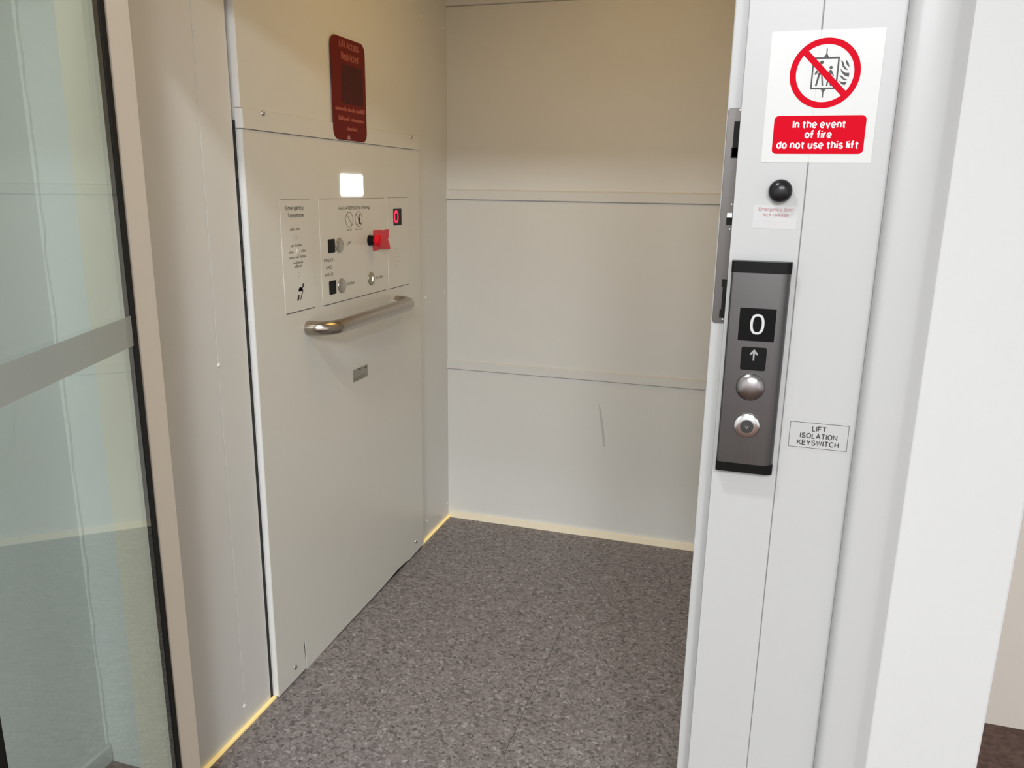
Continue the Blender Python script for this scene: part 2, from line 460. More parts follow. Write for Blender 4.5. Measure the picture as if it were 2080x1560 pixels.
def add_text(bm, F, s, cu, cv, size, c0=0.0, c1=0.0003, bold=0.0, align='CENTER', width=None):
    """printed lettering; cv is the baseline, size 1.4 times the height of the capitals"""
    H = size / 1.4
    t = 0.115 + bold * 3.4            # stroke width against the capitals
    gap = 0.115 + t
    items, u = [], 0.0
    for ch in s:
        wd, strokes = GLYPHS[ch]
        items.append((u, strokes))
        u += wd + (gap if ch != ' ' else gap * 0.7)
    tot = u - gap + t
    k = (width / tot) if width else H
    sh = H * (1 - t)
    lift = 0                          # crossing strokes lie a hair above each other
    for u0, strokes in items:
        for st in strokes:
            lift = (lift + 1) % 4
            add_stroke(bm, F, [(cu - width / 2 + (u0 + t / 2 + a) * k if width else cu - tot * k / 2 + (u0 + t / 2 + a) * k, cv + H * t / 2 + b * sh) for a, b in st], H * t, c1 + lift * 0.00002)
def add_words(bm, F, u0, v0, widths, gap, h, c1, slope=0.0, rnd=None):
    """print too small to read: a row of word-length strokes"""
    u = u0
    for wd in widths:
        n = max(1, int(wd / (h * 0.55)))
        st = wd / n
        for k in range(n):
            hh = h * (rnd.choice((0.62, 0.62, 0.7, 1.0)) if rnd else 0.8)
            add_poly(bm, F, [(u + k * st, v0), (u + k * st + st * 0.8, v0), (u + k * st + st * 0.8, v0 + hh), (u + k * st, v0 + hh)], 0, c1)
        u += wd + gap

def finish(name, bm, mat, parent=None, smooth=None, bevel=None):
    bmesh.ops.recalc_face_normals(bm, faces=bm.faces[:])
    base = Vector(parent['base']) if parent is not None and 'base' in parent else None
    me = bpy.data.meshes.new(name)
    # mesh origin: at the thing's base
    if base is not None:
        bmesh.ops.translate(bm, verts=bm.verts[:], vec=-base)
    bm.to_mesh(me)
    bm.free()
    for mt in (mat if isinstance(mat, (list, tuple)) else [mat]):
        me.materials.append(mt)
    o = bpy.data.objects.new(name, me)
    COL.objects.link(o)
    if parent is not None:
        o.parent = parent
        if base is not None:
            BASE[o.name] = base
    if smooth is not None:
        for p in me.polygons:
            p.use_smooth = True
        md = o.modifiers.new('edge', 'EDGE_SPLIT')
        md.split_angle = math.radians(smooth)
    if bevel:
        md = o.modifiers.new('bevel', 'BEVEL')
        md.width = bevel; md.segments = 2; md.limit_method = 'ANGLE'
    return o
BASE = {}
def thing(name, label, cat, loc, group=None):
    o = bpy.data.objects.new(name, None)
    o.empty_display_size = 0.05
    o.location = loc
    COL.objects.link(o)
    o['label'] = label
    o['category'] = cat
    if group:
        o['group'] = group
    BASE[o.name] = Vector(loc)
    return o
def part(name, bm, mat, parent, smooth=None, bevel=None, label=None):
    """a part of a thing, or (when the parent is itself a part) a sub-part"""
    b = BASE[parent.name]
    bmesh.ops.recalc_face_normals(bm, faces=bm.faces[:])
    bmesh.ops.translate(bm, verts=bm.verts[:], vec=-b)
    o = finish(name, bm, mat, None, smooth, bevel)
    o.parent = parent
    BASE[o.name] = b
    if label:
        o['label'] = label
    return o
def tag(o, label, cat, group=None):
    o['label'] = label
    o['category'] = cat
    if group:
        o['group'] = group
    return o
def struct(name, bm, mat, label=None, smooth=None, bevel=None):
    o = finish(name, bm, mat, None, smooth, bevel)
    o['kind'] = 'structure'
    if label:
        o['label'] = label
    BASE[o.name] = Vector((0, 0, 0))
    return o
def B():
    return bmesh.new()
def box(*a):
    bm = B(); add_box(bm, *a); return bm
def slab(F, pts, c0, c1, bev=0.0):
    bm = B(); add_poly(bm, F, pts, c0, c1, bev); return bm
def turned(F, cu, cv, prof, n=32):
    bm = B(); add_lathe(bm, F, cu, cv, prof, n); return bm
rnd = random.Random(7)

# ------------------------------------------------------------------ the lift car shell
XL, YB, XR, CARZ = -1.232, 3.101, -0.05, 2.42
struct('floor', box(XL - 0.02, XR + 0.02, 1.262, YB + 0.02, -0.04, 0.0), M['liftfloor'], 'flecked grey vinyl floor of the lift car')
wl = B()
add_box(wl, XL - 0.05, XL, 1.27, 1.583, 0.0, CARZ)
add_box(wl, XL - 0.05, XL, 1.5845, 1.7035, 0.0, CARZ)
add_box(wl, XL - 0.05, XL - 0.012, 1.58, 1.72, 0.0, CARZ)
add_box(wl, XL - 0.05, XL, 1.7165, YB, 0.0, CARZ)
wall_left = struct('wall_left', wl, M['lift'], 'cream side wall of the lift car', bevel=0.0008)
part('gap_shade_strip', box(XL - 0.011, XL - 0.0005, 1.7045, 1.716, 0.0, 1.602), M['darkgap'], wall_left, label='dark strip standing in for the shade in the gap beside the control panel')  # dark strip fills the slot, its deep shade put in as colour
for z in (0.98, 1.19, 1.245, 1.311, 1.46):
    part('gap_clip', turned(LEFT(XL - 0.0006), 1.7105, z, dome(0.0045, 0.002), 12), M['rubber'], wall_left)
F_ = LEFT(XL)
for y, z in ((1.586, 1.02), (1.583, 0.064), (3.069, 1.027), (2.865, 1.026), (2.854, 2.053), (3.069, 2.052), (3.085, 0.068), (2.85, 0.081), (1.586, 1.98)):
    part('rivet', turned(F_, y, z, dome(0.0055, 0.0035), 14), M['bright'], wall_left, smooth=50)

wb = box(XL - 0.02, XR + 0.02, YB, YB + 0.05, 0.0, CARZ)
wall_back = struct('wall_back', wb, M['lift'], 'pale panelled back wall of the lift car')
def joint_strip(z0, z1):
    bm = B()
    F = FRONT(YB)
    # a folded lip: sloping top edge, flat face, painted shadow line under it
    prof = [(z1, 0.0), (z1 - 0.0055, 0.010), (z0 + 0.002, 0.0085), (z0, 0.004), (z0, 0.0)]
    rows = [[bm.verts.new(F.p(x, z, c)) for z, c in prof] for x in (XL + 0.0, XR)]
    n = len(prof)
    for i in range(n):
        j = (i + 1) % n
        bm.faces.new((rows[0][i], rows[0][j], rows[1][j], rows[1][i]))
    bm.faces.new(rows[0]); bm.faces.new(list(reversed(rows[1])))
    return bm
for z0, z1 in ((0.690, 0.729), (1.404, 1.445), (2.136, 2.177)):
    part('joint_strip', joint_strip(z0, z1), M['lift'], wall_back)
    part('painted_joint_shadow', box(XL, XR, YB - 0.0012, YB + 0.001, z0 - 0.0030, z0 - 0.0002), M['gapgrey'], wall_back)  # grey strip painted in as the shadow below each lip
# scuff on the lowest back panel
sc = B()
pts = [(-0.565, 0.60), (-0.556, 0.575), (-0.543, 0.515), (-0.532, 0.45), (-0.527, 0.41), (-0.538, 0.41), (-0.545, 0.47), (-0.555, 0.53)]
add_poly(sc, FRONT(YB), pts, 0.0, 0.0004)
part('scuff', sc, film_mat('scuff_mark', (0.20, 0.175, 0.16), 0.10), wall_back)
struct('wall_right', box(XR, XR + 0.05, 1.30, YB, 0.0, CARZ), M['lift'], 'side wall of the lift car behind the door jamb')
struct('ceiling', box(XL - 0.05, XR + 0.05, 1.262, YB + 0.05, CARZ, CARZ + 0.05), M['lift'], 'ceiling of the lift car')
lp = thing('ceiling_lamp', 'warm square ceiling lamp inside the lift car', 'lamp', (-0.50, 2.15, CARZ))
part('frame', box(-0.84, -0.16, 1.81, 2.49, CARZ - 0.012, CARZ), M['liftpanel'], lp)
part('diffuser', box(-0.80, -0.20, 1.85, 2.45, CARZ - 0.016, CARZ - 0.0119), M['warm_lamp'], lp)

# glowing floor edge along the side wall, and its light spill on the back wall
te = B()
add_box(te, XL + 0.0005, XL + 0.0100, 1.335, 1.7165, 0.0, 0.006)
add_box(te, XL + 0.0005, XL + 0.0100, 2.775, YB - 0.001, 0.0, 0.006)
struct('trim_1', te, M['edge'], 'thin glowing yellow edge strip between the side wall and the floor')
tb = box(XL + 0.013, XR - 0.001, YB - 0.010, YB - 0.0005, 0.0, 0.028)  # faintly glowing strip stands in for light spilling onto the wall foot
struct('trim_2', tb, M['edgespill'], 'thin cream strip standing in for light spill at the foot of the back wall')

# ------------------------------------------------------------------ landing frame around the opening
YJ = 1.20
# left post: its inner reveal is the beige strip beside the glass
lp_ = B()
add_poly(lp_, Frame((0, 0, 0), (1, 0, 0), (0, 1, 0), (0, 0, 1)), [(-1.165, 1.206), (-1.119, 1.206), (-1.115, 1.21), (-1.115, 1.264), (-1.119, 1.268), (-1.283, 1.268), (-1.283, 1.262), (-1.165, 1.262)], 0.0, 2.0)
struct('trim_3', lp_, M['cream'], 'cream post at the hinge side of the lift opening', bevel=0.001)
# right post: cover plates, set-back door stop and rounded architrave
ra = B()
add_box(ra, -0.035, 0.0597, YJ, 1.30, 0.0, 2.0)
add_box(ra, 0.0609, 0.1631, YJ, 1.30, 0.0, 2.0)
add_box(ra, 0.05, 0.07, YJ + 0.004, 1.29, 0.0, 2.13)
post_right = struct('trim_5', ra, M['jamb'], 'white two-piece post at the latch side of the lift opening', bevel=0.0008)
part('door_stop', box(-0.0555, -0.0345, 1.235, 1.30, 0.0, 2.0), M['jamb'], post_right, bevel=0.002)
ar = B()
prof = [(0.1632, 1.30), (0.1632, 1.190)]
for k in range(7):
    a = math.radians(180 + 90 * k / 6)
    prof.append((0.1772 + 0.0135 * math.cos(a), 1.187 + 0.0135 * math.sin(a)))
prof += [(0.188, 1.1727), (0.204, 1.1745), (0.216, 1.1765), (0.2215, 1.1795), (0.235, 1.1915), (0.2385, 1.1935), (0.2385, 1.30)]
add_poly(ar, Frame((0, 0, 0), (1, 0, 0), (0, 1, 0), (0, 0, 1)), prof, 0.0, 2.22)
struct('trim_6', ar, M['jamb'], 'rounded white architrave beside the lift front', smooth=28)
# head over the opening
hd = B()
add_box(hd, -1.36, 0.163, YJ + 0.003, 1.30, 1.955, 2.85)
struct('wall_front', hd, M['hall'], 'white wall above the lift opening')
sl_ = box(-1.228, -0.06, 1.206, 1.261, -0.04, -0.002)
struct('trim_7', sl_, M['steel'], 'steel door sill')

# ------------------------------------------------------------------ the hall
HXL, HXR, HYB = -1.485, 2.6, -4.2
struct('floor_hall', box(HXL - 0.1, HXR + 0.1, HYB - 0.1, 2.4, -0.08, -0.0405) , M['hallfloor'])
bpy.data.objects['floor_hall'].location.z = 0.0395
struct('wall_front_left', box(HXL - 0.1, -1.2835, 1.362, 1.46, 0.0, 2.85), M['hall'], 'white wall seen through the glass door')
struct('wall_hall_left', box(HXL - 0.1, HXL, HYB, 1.3615, 0.0, 2.85), M['hall'], 'white side wall of the hall behind the glass door')
ck = B()
cr = random.Random(3)
cv = [(HXL + 0.006 + cr.uniform(-0.003, 0.005), z_ * 0.05) for z_ in range(1, 45)]
add_poly(ck, FRONT(1.3618), [(HXL, 0.05), (HXL, 2.2)] + [(a, b) for a, b in reversed(cv)], 0.0, 0.006)
struct('trim_4', ck, M['signwhite'], 'uneven white sealant bead in the wall corner behind the glass')
sk = B()
add_box(sk, HXL, HXL + 0.014, HYB, 1.3615, 0.0, 0.05)
struct('baseboard_left', sk, M['jamb'], 'white skirting along the hall side wall', bevel=0.004)
wr = B()
add_box(wr, 0.2375, 0.393, 1.1936, 2.243, 0.0, 2.85)
add_box(wr, 0.163, 0.24, 1.205, 1.30, 2.2, 2.85)
struct('wall_front_right', wr, M['hall'], 'white wall with a square corner beside the lift front', bevel=0.004)
struct('wall_corridor', box(0.30, HXR + 0.1, 2.244, 2.35, 0.0, 2.85), M['beige'], 'beige wall at the end of the side passage')
struct('wall_hall_right', box(HXR, HXR + 0.1, HYB, 2.244, 0.0, 2.85), M['hall'])
struct('wall_hall_back', box(HXL - 0.1, HXR + 0.1, HYB - 0.1, HYB, 0.0, 2.85), M['hall'])
struct('ceiling_hall', box(HXL - 0.1, HXR + 0.1, HYB - 0.1, 2.35, 2.85, 2.93), M['hall'])
lab = ['square ceiling light panel in the hall just in front of the lift', 'long ceiling light panel far back in the hall, in line with the lift car', 'long ceiling light panel far back in the hall, in line with the fire notice', 'square ceiling light panel in the side passage']
for ((lx, ly), (sx, sy), p), lb in zip(HALL_LAMPS, lab):
    t = thing('ceiling_lamp', lb, 'lamp', (lx, ly, 2.85), 'ceiling lamps of the hall')
    bm = B()
    FD = Frame((0, 0, 2.85), (1, 0, 0), (0, 1, 0), (0, 0, -1))
    o_ = [bm.verts.new(FD.p(lx + a * sx / 2, ly + b * sy / 2, c)) for c in (0.0, 0.05) for a, b in ((-1, -1), (1, -1), (1, 1), (-1, 1))]
    i_ = [bm.verts.new(FD.p(lx + a * (sx / 2 - 0.016), ly + b * (sy / 2 - 0.016), c)) for c in (0.0, 0.05) for a, b in ((-1, -1), (1, -1), (1, 1), (-1, 1))]
    for k in range(4):
        n_ = (k + 1) % 4
        for q in ((o_[k], o_[n_], o_[4 + n_], o_[4 + k]), (i_[n_], i_[k], i_[4 + k], i_[4 + n_]), (o_[4 + k], o_[4 + n_], i_[4 + n_], i_[4 + k]), (o_[n_], o_[k], i_[k], i_[n_])):
            bm.faces.new(q)
    part('rim', bm, M['jamb'], t)
    part('diffuser', box(lx - sx / 2 + 0.017, lx + sx / 2 - 0.017, ly - sy / 2 + 0.017, ly + sy / 2 - 0.017, 2.815, 2.84), M['hall_lamp'], t)

# ------------------------------------------------------------------ glass door, swung open towards the hall
ANG = math.radians(-70.0)
hx, hy = -1.112, 1.2
DT = Vector((math.cos(ANG), math.sin(ANG), 0)); DN = Vector((-DT.y, DT.x, 0))   # along the leaf, out of its lift-side face
D = Frame((hx, hy, 0), DT, (0, 0, 1), DN)
LEAF = 0.575
door = struct('door_1', slab(D, rrect(0.018, LEAF - 0.02, 0.012, 2.10, 0.0), -0.008, 0.0), M['glass'], 'glass lift door swung open into the hall, with a grey band across it')
part('hinge_seal', slab(D, rrect(0.0, 0.0185, 0.012, 2.10, 0.0), -0.010, 0.002), M['rubber'], door, label='black rubber seal down the hinge edge')
part('edge_seal', slab(D, rrect(LEAF - 0.0205, LEAF, 0.012, 2.10, 0.0), -0.010, 0.002), M['rubber'], door)
part('frosted_band', slab(D, rrect(0.0186, LEAF - 0.0206, 1.152, 1.209, 0.0), 0.0002, 0.0006), M['film'], door, label='grey frosted band across the glass')

# ------------------------------------------------------------------ control panel on the left wall
XP = -1.214
LP = LEFT(XP)
cp = thing('control_panel', 'tall cream lift control panel with buttons, set on the side wall', 'control panel', (XL, 2.25, 0.0))
Y0, Y1 = 1.718, 2.775
# lower plate with two slits cut up from its foot
fp = [(Y0, 0.004), (1.8662, 0.006), (1.8605, 0.075), (1.858, 0.098), (1.8665, 0.104), (1.8685, 0.07), (1.8700, 0.0), (1.93, 0.001), (2.0, 0.003), (2.1, 0.006), (2.25, 0.007), (2.4, 0.009), (2.52, 0.016), (2.60, 0.013), (2.6505, 0.004), (2.6490, 0.06), (2.6490, 0.106), (2.6545, 0.108), (2.6545, 0.06), (2.6540, 0.008), (Y1, 0.012), (Y1, 1.5815), (Y0, 1.5815)]
part('face_plate', slab(LP, fp, -0.003, 0.0), M['liftpanel'], cp)
part('side_return', box(XL + 0.001, XP - 0.0032, Y0 + 0.0005, Y0 + 0.004, 0.004, 1.581), M['bright'], cp, label='return edge of the panel, whitened for the light falling on it')
part('side_return', box(XL + 0.001, XP - 0.0032, Y1 - 0.004, Y1 - 0.0005, 0.012, 1.581), M['liftpanel'], cp)
part('backing', box(XL + 0.001, XP - 0.006, Y0 + 0.006, Y1 - 0.006, 0.0005, 1.58), M['rubber'], cp)
up = B()
add_box(up, XL + 0.001, XP + 0.0005, Y0 - 0.003, Y1, 1.6305, 2.36)
part('upper_plate', up, M['liftpanel'], cp, bevel=0.0008)
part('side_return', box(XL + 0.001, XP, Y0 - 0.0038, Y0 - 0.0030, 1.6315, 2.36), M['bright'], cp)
part('lap_strip', box(XL + 0.001, XP + 0.0048, Y0 - 0.003, Y1, 1.5825, 1.6300), M['liftpanel'], cp, bevel=0.0012)
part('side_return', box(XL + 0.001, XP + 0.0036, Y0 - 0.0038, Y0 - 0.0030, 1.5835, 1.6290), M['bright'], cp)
for y, z, s in ((1.80, 1.630 - 0.006, 0.0048), (2.70, 1.622, 0.0048), (1.807, 0.045, 0.0), (2.698, 0.056, 0.0)):
    part('screw', turned(LEFT(XP + s), y, z, dome(0.0075, 0.0045), 18), M['chrome'], cp, smooth=50)
# three etched plates
def etched(y0, y1, z0, z1, r=0.008):
    pl = part('etched_plate', slab(LP, rrect(y0, y1, z0, z1, r), 0.0, 0.0010, 0.0004), M['plate'], cp)
    part('engraved_edge', box(XP, XP + 0.0011, y0 + r * 0.6, y1 - r * 0.6, z1, z1 + 0.0013), M['greyink'], pl)
    part('engraved_edge', box(XP, XP + 0.0011, y0 + r * 0.6, y1 - r * 0.6, z0 - 0.0016, z0), M['ink'], pl)
    return pl
tel = etched(1.858, 2.012, 1.107, 1.4125)
ctl = etched(2.055, 2.482, 1.104, 1.4125)
dsp = etched(2.5, 2.672, 1.103, 1.413)
S = LEFT(XP + 0.001)
def lettering(items, mat, parent, F=S, c1=0.0004):
    bm = B()
    for s, u, v, size, wd in items:
        add_text(bm, F, s, u, v, size, 0.0, c1, width=wd, bold=0.018)
    return part('lettering', bm, mat, parent)
lettering([('Emergency', 1.928, 1.3845, 0.0165, 0.090), ('Telephone', 1.931, 1.3645, 0.0165, 0.080)], M['panelink'], tel)
bm = B()
for u, v, ws in ((1.900, 1.331, (0.024, 0.020)), (1.898, 1.286, (0.016, 0.036)), (1.890, 1.2685, (0.022,)), (1.950, 1.2690, (0.026,)), (1.890, 1.2540, (0.024, 0.018, 0.030)), (1.908, 1.2385, (0.050,)), (1.913, 1.2285, (0.040,))):
    add_words(bm, S, u, v, ws, 0.006, 0.0075, 0.0003, rnd=rnd)
part('small_print', bm, M['greyink'], tel)
bm = B()
for y, z in ((1.926, 1.311), (1.934, 1.208)):
    for k in range(6):
        add_poly(bm, S, circle(y + 0.006 * math.cos(k * 1.047), z + 0.006 * math.sin(k * 1.047), 0.0012, 8), 0, 0.0002)
part('sound_holes', bm, M['greyink'], tel)
part('call_button', turned(S, 1.933, 1.2715, dome(0.008, 0.0018, base=0.0006), 24), M['plate'], tel, smooth=40)
# ear-and-receiver sign
bm = B()
add_poly(bm, S, [(1.945, 1.168), (1.955, 1.172), (1.958, 1.182), (1.950, 1.181)], 0, 0.0004)
add_poly(bm, S, [(1.918, 1.136), (1.927, 1.137), (1.931, 1.152), (1.923, 1.152)], 0, 0.0004)
ear = [(1.928, 1.162), (1.930, 1.169), (1.937, 1.1735), (1.945, 1.171), (1.949, 1.164), (1.947, 1.157), (1.942, 1.151), (1.938, 1.142), (1.934, 1.139)]
w_ = 0.0016
add_poly(bm, S, [(a - w_, b) for a, b in ear] + [(a + w_, b - 0.0012) for a, b in reversed(ear)], 0, 0.0004)
part('ear_symbol', bm, M['ink'], tel)

lettering([('MAX 4 PERSONS', 2.238, 1.3795, 0.0145, 0.138), ('400kg', 2.344, 1.3795, 0.0145, 0.050), ('|', 2.3135, 1.3795, 0.0145, None)], M['panelink'], ctl)
lettering([('UP', 2.2235, 1.2735, 0.0135, 0.026), ('DOWN', 2.2270, 1.1475, 0.0135, 0.052), ('ALARM', 2.428, 1.1475, 0.0135, 0.056)], M['panelink'], ctl)
lettering([('PRESS', 2.0975, 1.2300, 0.0140, 0.054), ('AND', 2.0975, 1.2085, 0.0140, 0.036), ('HOLD', 2.0975, 1.1875, 0.0140, 0.048)], M['panelink'], ctl)
for yc, kind in ((2.233, 0), (2.294, 1)):
    bm = B()
    add_ring(bm, S, yc, 1.349, 0.0225, 0.0240, 0, 0.0004, 40)
    a = math.radians(-45)
    c, s = math.cos(a), math.sin(a)
    q = [(-0.0225, -0.0008), (0.0225, -0.0008), (0.0225, 0.0008), (-0.0225, 0.0008)]
    add_poly(bm, S, [(yc + u * c - v * s, 1.349 + u * s + v * c) for u, v in q], 0, 0.0004)
    sy = part('prohibition_symbol', bm, M['darkredink'], ctl)
    if kind:
        bm = B()
        add_poly(bm, S, [(2.3005, 1.3655), (2.3045, 1.3655), (2.3025, 1.350), (2.2995, 1.350)], 0, 0.0004)
        add_poly(bm, S, [(2.290, 1.352), (2.302, 1.353), (2.303, 1.337), (2.293, 1.336)], 0, 0.0004)
        add_poly(bm, S, [(2.292, 1.337), (2.307, 1.336), (2.309, 1.331), (2.304, 1.334), (2.296, 1.333)], 0, 0.0004)
        add_poly(bm, S, circle(2.2825, 1.333, 0.0027, 12), 0, 0.0004)
        part('trolley_symbol', bm, M['ink'], sy)
bm = B()
add_words(bm, S, 2.215, 1.3165, (0.014, 0.014), 0.004, 0.005, 0.0003, rnd=rnd)
add_words(bm, S, 2.269, 1.3165, (0.020, 0.026), 0.004, 0.005, 0.0003, rnd=rnd)
part('small_print', bm, M['faintink'], ctl)
for zc, nm in ((1.2755, 'up'), (1.1515, 'down')):
    yo = 2.1175 if nm == 'up' else 2.115
    part('indicator_window', slab(S, rrect(yo - 0.0205, yo + 0.0205, zc - 0.0205, zc + 0.0205, 0.004), 0.0, 0.0012, 0.0005), M['blackgloss'], ctl, label='black indicator square beside the ' + nm + ' button')
    part('push_button', turned(S, 2.1635 if nm == 'up' else 2.169, zc, [(0.0225, 0), (0.0225, 0.0025), (0.0215, 0.0035), (0.019, 0.0040), (0.012, 0.0052), (0.006, 0.0057), (0, 0.0058)], 36), M['steel'], ctl, smooth=50, label='domed steel ' + nm + ' button')
al = part('push_button', turned(S, 2.367, 1.153, [(0.0215, 0), (0.0215, 0.0025), (0.0205, 0.0035), (0.018, 0.0040), (0.012, 0.0046), (0, 0.0050)], 36), M['alarm'], ctl, smooth=50, label='olive alarm button with a lit bell')
# outline of a bell, lit
BF = LEFT(XP + 0.001 + 0.0047)
bell = [(-0.006, -0.004), (-0.0045, -0.002), (-0.0045, 0.004), (-0.002, 0.0075), (0.002, 0.0075), (0.0045, 0.004), (0.0045, -0.002), (0.006, -0.004), (0.003, -0.0045), (0.0, -0.0085), (-0.003, -0.0045)]
bm = B()
add_poly(bm, BF, [(2.370 + u, 1.1515 + v) for u, v in bell], 0, 0.0004)
part('bell_symbol', bm, M['bell'], al)
bm = B()
add_poly(bm, LEFT(XP + 0.001 + 0.0051), [(2.3688, 1.148), (2.3712, 1.148), (2.3712, 1.155), (2.370, 1.1565), (2.3688, 1.155)], 0, 0.0002)
part('bell_clapper', bm, M['alarm'], al)
# emergency stop
pts = [(2.386, 1.243), (2.41, 1.2425), (2.44, 1.245), (2.47, 1.2425), (2.512, 1.2405), (2.515, 1.243), (2.507, 1.262), (2.497, 1.274), (2.503, 1.283), (2.507, 1.308), (2.485, 1.3085), (2.47, 1.3065), (2.455, 1.3085), (2.392, 1.311), (2.387, 1.28)]
part('stop_plate', slab(S, pts, 0.0004, 0.0028, 0.0006), M['redfilm'], ctl, label='red translucent plate behind the emergency stop')
st = part('emergency_stop', turned(S, 2.365, 1.2785, [(0.0175, 0), (0.0175, 0.003), (0.0165, 0.004), (0.0165, 0.022)], 36), M['black'], ctl, smooth=40, label='red mushroom emergency stop on a black collar')
part('stop_cap', turned(LEFT(XP + 0.001 + 0.0215), 2.365, 1.2785, [(0.0165, 0), (0.0195, 0.003), (0.0205, 0.008), (0.0205, 0.015), (0.0190, 0.0185), (0.0155, 0.0205), (0.008, 0.0215), (0, 0.0218)], 40), M['stopred'], st, smooth=45)
# display with red digit
dw = part('display', slab(S, rrect(2.548, 2.614, 1.319, 1.376, 0.002), 0.0, 0.0008), M['blackgloss'], dsp)
bm = B()
o_ = rrect(2.5525, 2.5875, 1.3265, 1.3705, 0.016, 8)
n_ = inset(o_, 0.0085)
A = [bm.verts.new(LEFT(XP + 0.0022).p(u, v)) for u, v in o_]
A2 = [bm.verts.new(LEFT(XP + 0.0022).p(u, v)) for u, v in n_]
for i in range(len(o_)):
    j = (i + 1) % len(o_)
    bm.faces.new((A[i], A[j], A2[j], A2[i]))
part('red_digit', bm, M['reddigit'], dw)
bm = B()
for i, row in enumerate(((-1, 0, 1), (-2, -1, 0, 1, 2), (-2, -1, 0, 1, 2), (-2, -1, 0, 1, 2), (-1, 0, 1))):
    for k in row:
        add_poly(bm, S, circle(2.570 + k * 0.0095, 1.238 - i * 0.0145, 0.0016, 8), 0, 0.0002)
part('speaker_holes', bm, M['faintink'], dsp)
part('lit_window', slab(LP, rrect(2.188, 2.329, 1.4205, 1.486, 0.007), 0.0, 0.003, 0.001), M['lampwhite'], cp, label='glowing white lamp window above the buttons')

# small silver label under the rail
np_ = thing('name_plate', 'small silver label below the grab rail', 'label', (XP, 2.275, 0.829))
part('plate', slab(LP, rrect(2.225, 2.325, 0.8295, 0.8705, 0.0015), 0.0, 0.0008), M['silver'], np_)
bm = B()
add_poly(bm, LEFT(XP + 0.0008), [(2.226, 0.8302), (2.29, 0.8302), (2.319, 0.8365), (2.29, 0.8455), (2.226, 0.8440)], 0, 0.0002)
part('printed_band', bm, M['silver2'], np_)
bm = B()
add_words(bm, LEFT(XP + 0.0008), 2.258, 0.8645, (0.02,), 0.003, 0.004, 0.0002, rnd=rnd)
add_words(bm, LEFT(XP + 0.0008), 2.306, 0.860, (0.014,), 0.003, 0.006, 0.0002, rnd=rnd)
part('small_print', bm, M['ink'], np_)

# red sticker across the lap strip
ST = LEFT(XP + 0.0050)
stk = thing('warning_sticker', 'tall dark red sticker with rounded corners, above the lit white window', 'sticker', (XP, 2.25, 1.585))
part('sheet', slab(ST, rrect(2.148, 2.357, 1.5845, 1.8735, 0.028, 8), 0.0, 0.0012), M['sticker'], stk)
STF = LEFT(XP + 0.0062)
part('picture', slab(STF, rrect(2.205, 2.338, 1.69, 1.80, 0.01), 0.0, 0.0003), M['stickerpic'], stk)
bm = B()
add_text(bm, STF, 'Lift Access', 2.257, 1.8440, 0.032, 0, 0.0003, bold=0.03, width=0.118)
add_text(bm, STF, 'Restricted', 2.260, 1.8110, 0.032, 0, 0.0003, bold=0.03, width=0.104)
add_words(bm, STF, 2.163, 1.668, (0.070, 0.045, 0.056), 0.006, 0.013, 0.0003, rnd=rnd)
add_words(bm, STF, 2.180, 1.641, (0.066, 0.084), 0.008, 0.013, 0.0003, rnd=rnd)
add_words(bm, STF, 2.228, 1.614, (0.066,), 0.006, 0.011, 0.0003, rnd=rnd)
part('lettering', bm, M['stickertxt'], stk)
bm = B()
add_poly(bm, STF, [(2.228, 1.5885), (2.250, 1.5885), (2.239, 1.6035)], 0, 0.0003)
part('triangle_mark', bm, principled('pale_mark', (0.48, 0.24, 0.2), 0.4), stk)

# grab rail
gr = thing('grab_rail', 'satin steel tubular grab rail under the lift buttons', 'rail', (XP, 2.26, 1.052))
so, rb, ya, yb, zc = 0.070, 0.060, 1.968, 2.560, 1.0515
path = [(XP + 0.0005, ya, zc), (XP + 0.008, ya, zc)]
for k in range(13):
    a = math.pi / 2 * k / 12
    path.append((XP + so - rb + rb * math.sin(a), ya + rb - rb * math.cos(a), zc))
for k in range(1, 8):
    path.append((XP + so, ya + rb + (yb - ya - 2 * rb) * k / 8, zc))
for k in range(13):
    a = math.pi / 2 * k / 12
    path.append((XP + so - rb + rb * math.cos(a), yb - rb + rb * math.sin(a), zc))
path += [(XP + 0.008, yb, zc), (XP + 0.0005, yb, zc)]
bm = B(); add_tube(bm, path, 0.0208, 32)
part('tube', bm, M['railsteel'], gr, smooth=60)

# ------------------------------------------------------------------ things on the latch-side post
FJ = FRONT(YJ)
# fire sign
fs = thing('fire_sign', 'white fire notice with red no-lift circle, at the top of the white post', 'sign', (0.07, YJ, 1.491))
part('backing', slab(FJ, rrect(-0.0025, 0.140, 1.4915, 1.6615, 0.001), 0.0, 0.0005), M['signwhite'], fs)
F1 = FRONT(YJ - 0.0005)
part('red_panel', slab(F1, rrect(0.0105, 0.1285, 1.5025, 1.5530, 0.006), 0.0, 0.0003), M['red'], fs)
bm = B()
F2 = FRONT(YJ - 0.0008)
for s, v, wd in (('In the event', 1.5365, 0.068), ('of fire', 1.5232, 0.0345), ('do not use this lift', 1.5095, 0.106)):
    add_text(bm, F2, s, 0.0693, v, 0.0148, 0, 0.0002, bold=0.019, width=wd)
part('lettering', bm, M['white'], fs)
cx_, cz_ = 0.0697, 1.607
bm = B()
def rel(pts):
    return [(cx_ + a / 1000.0, cz_ + b / 1000.0) for a, b in pts]
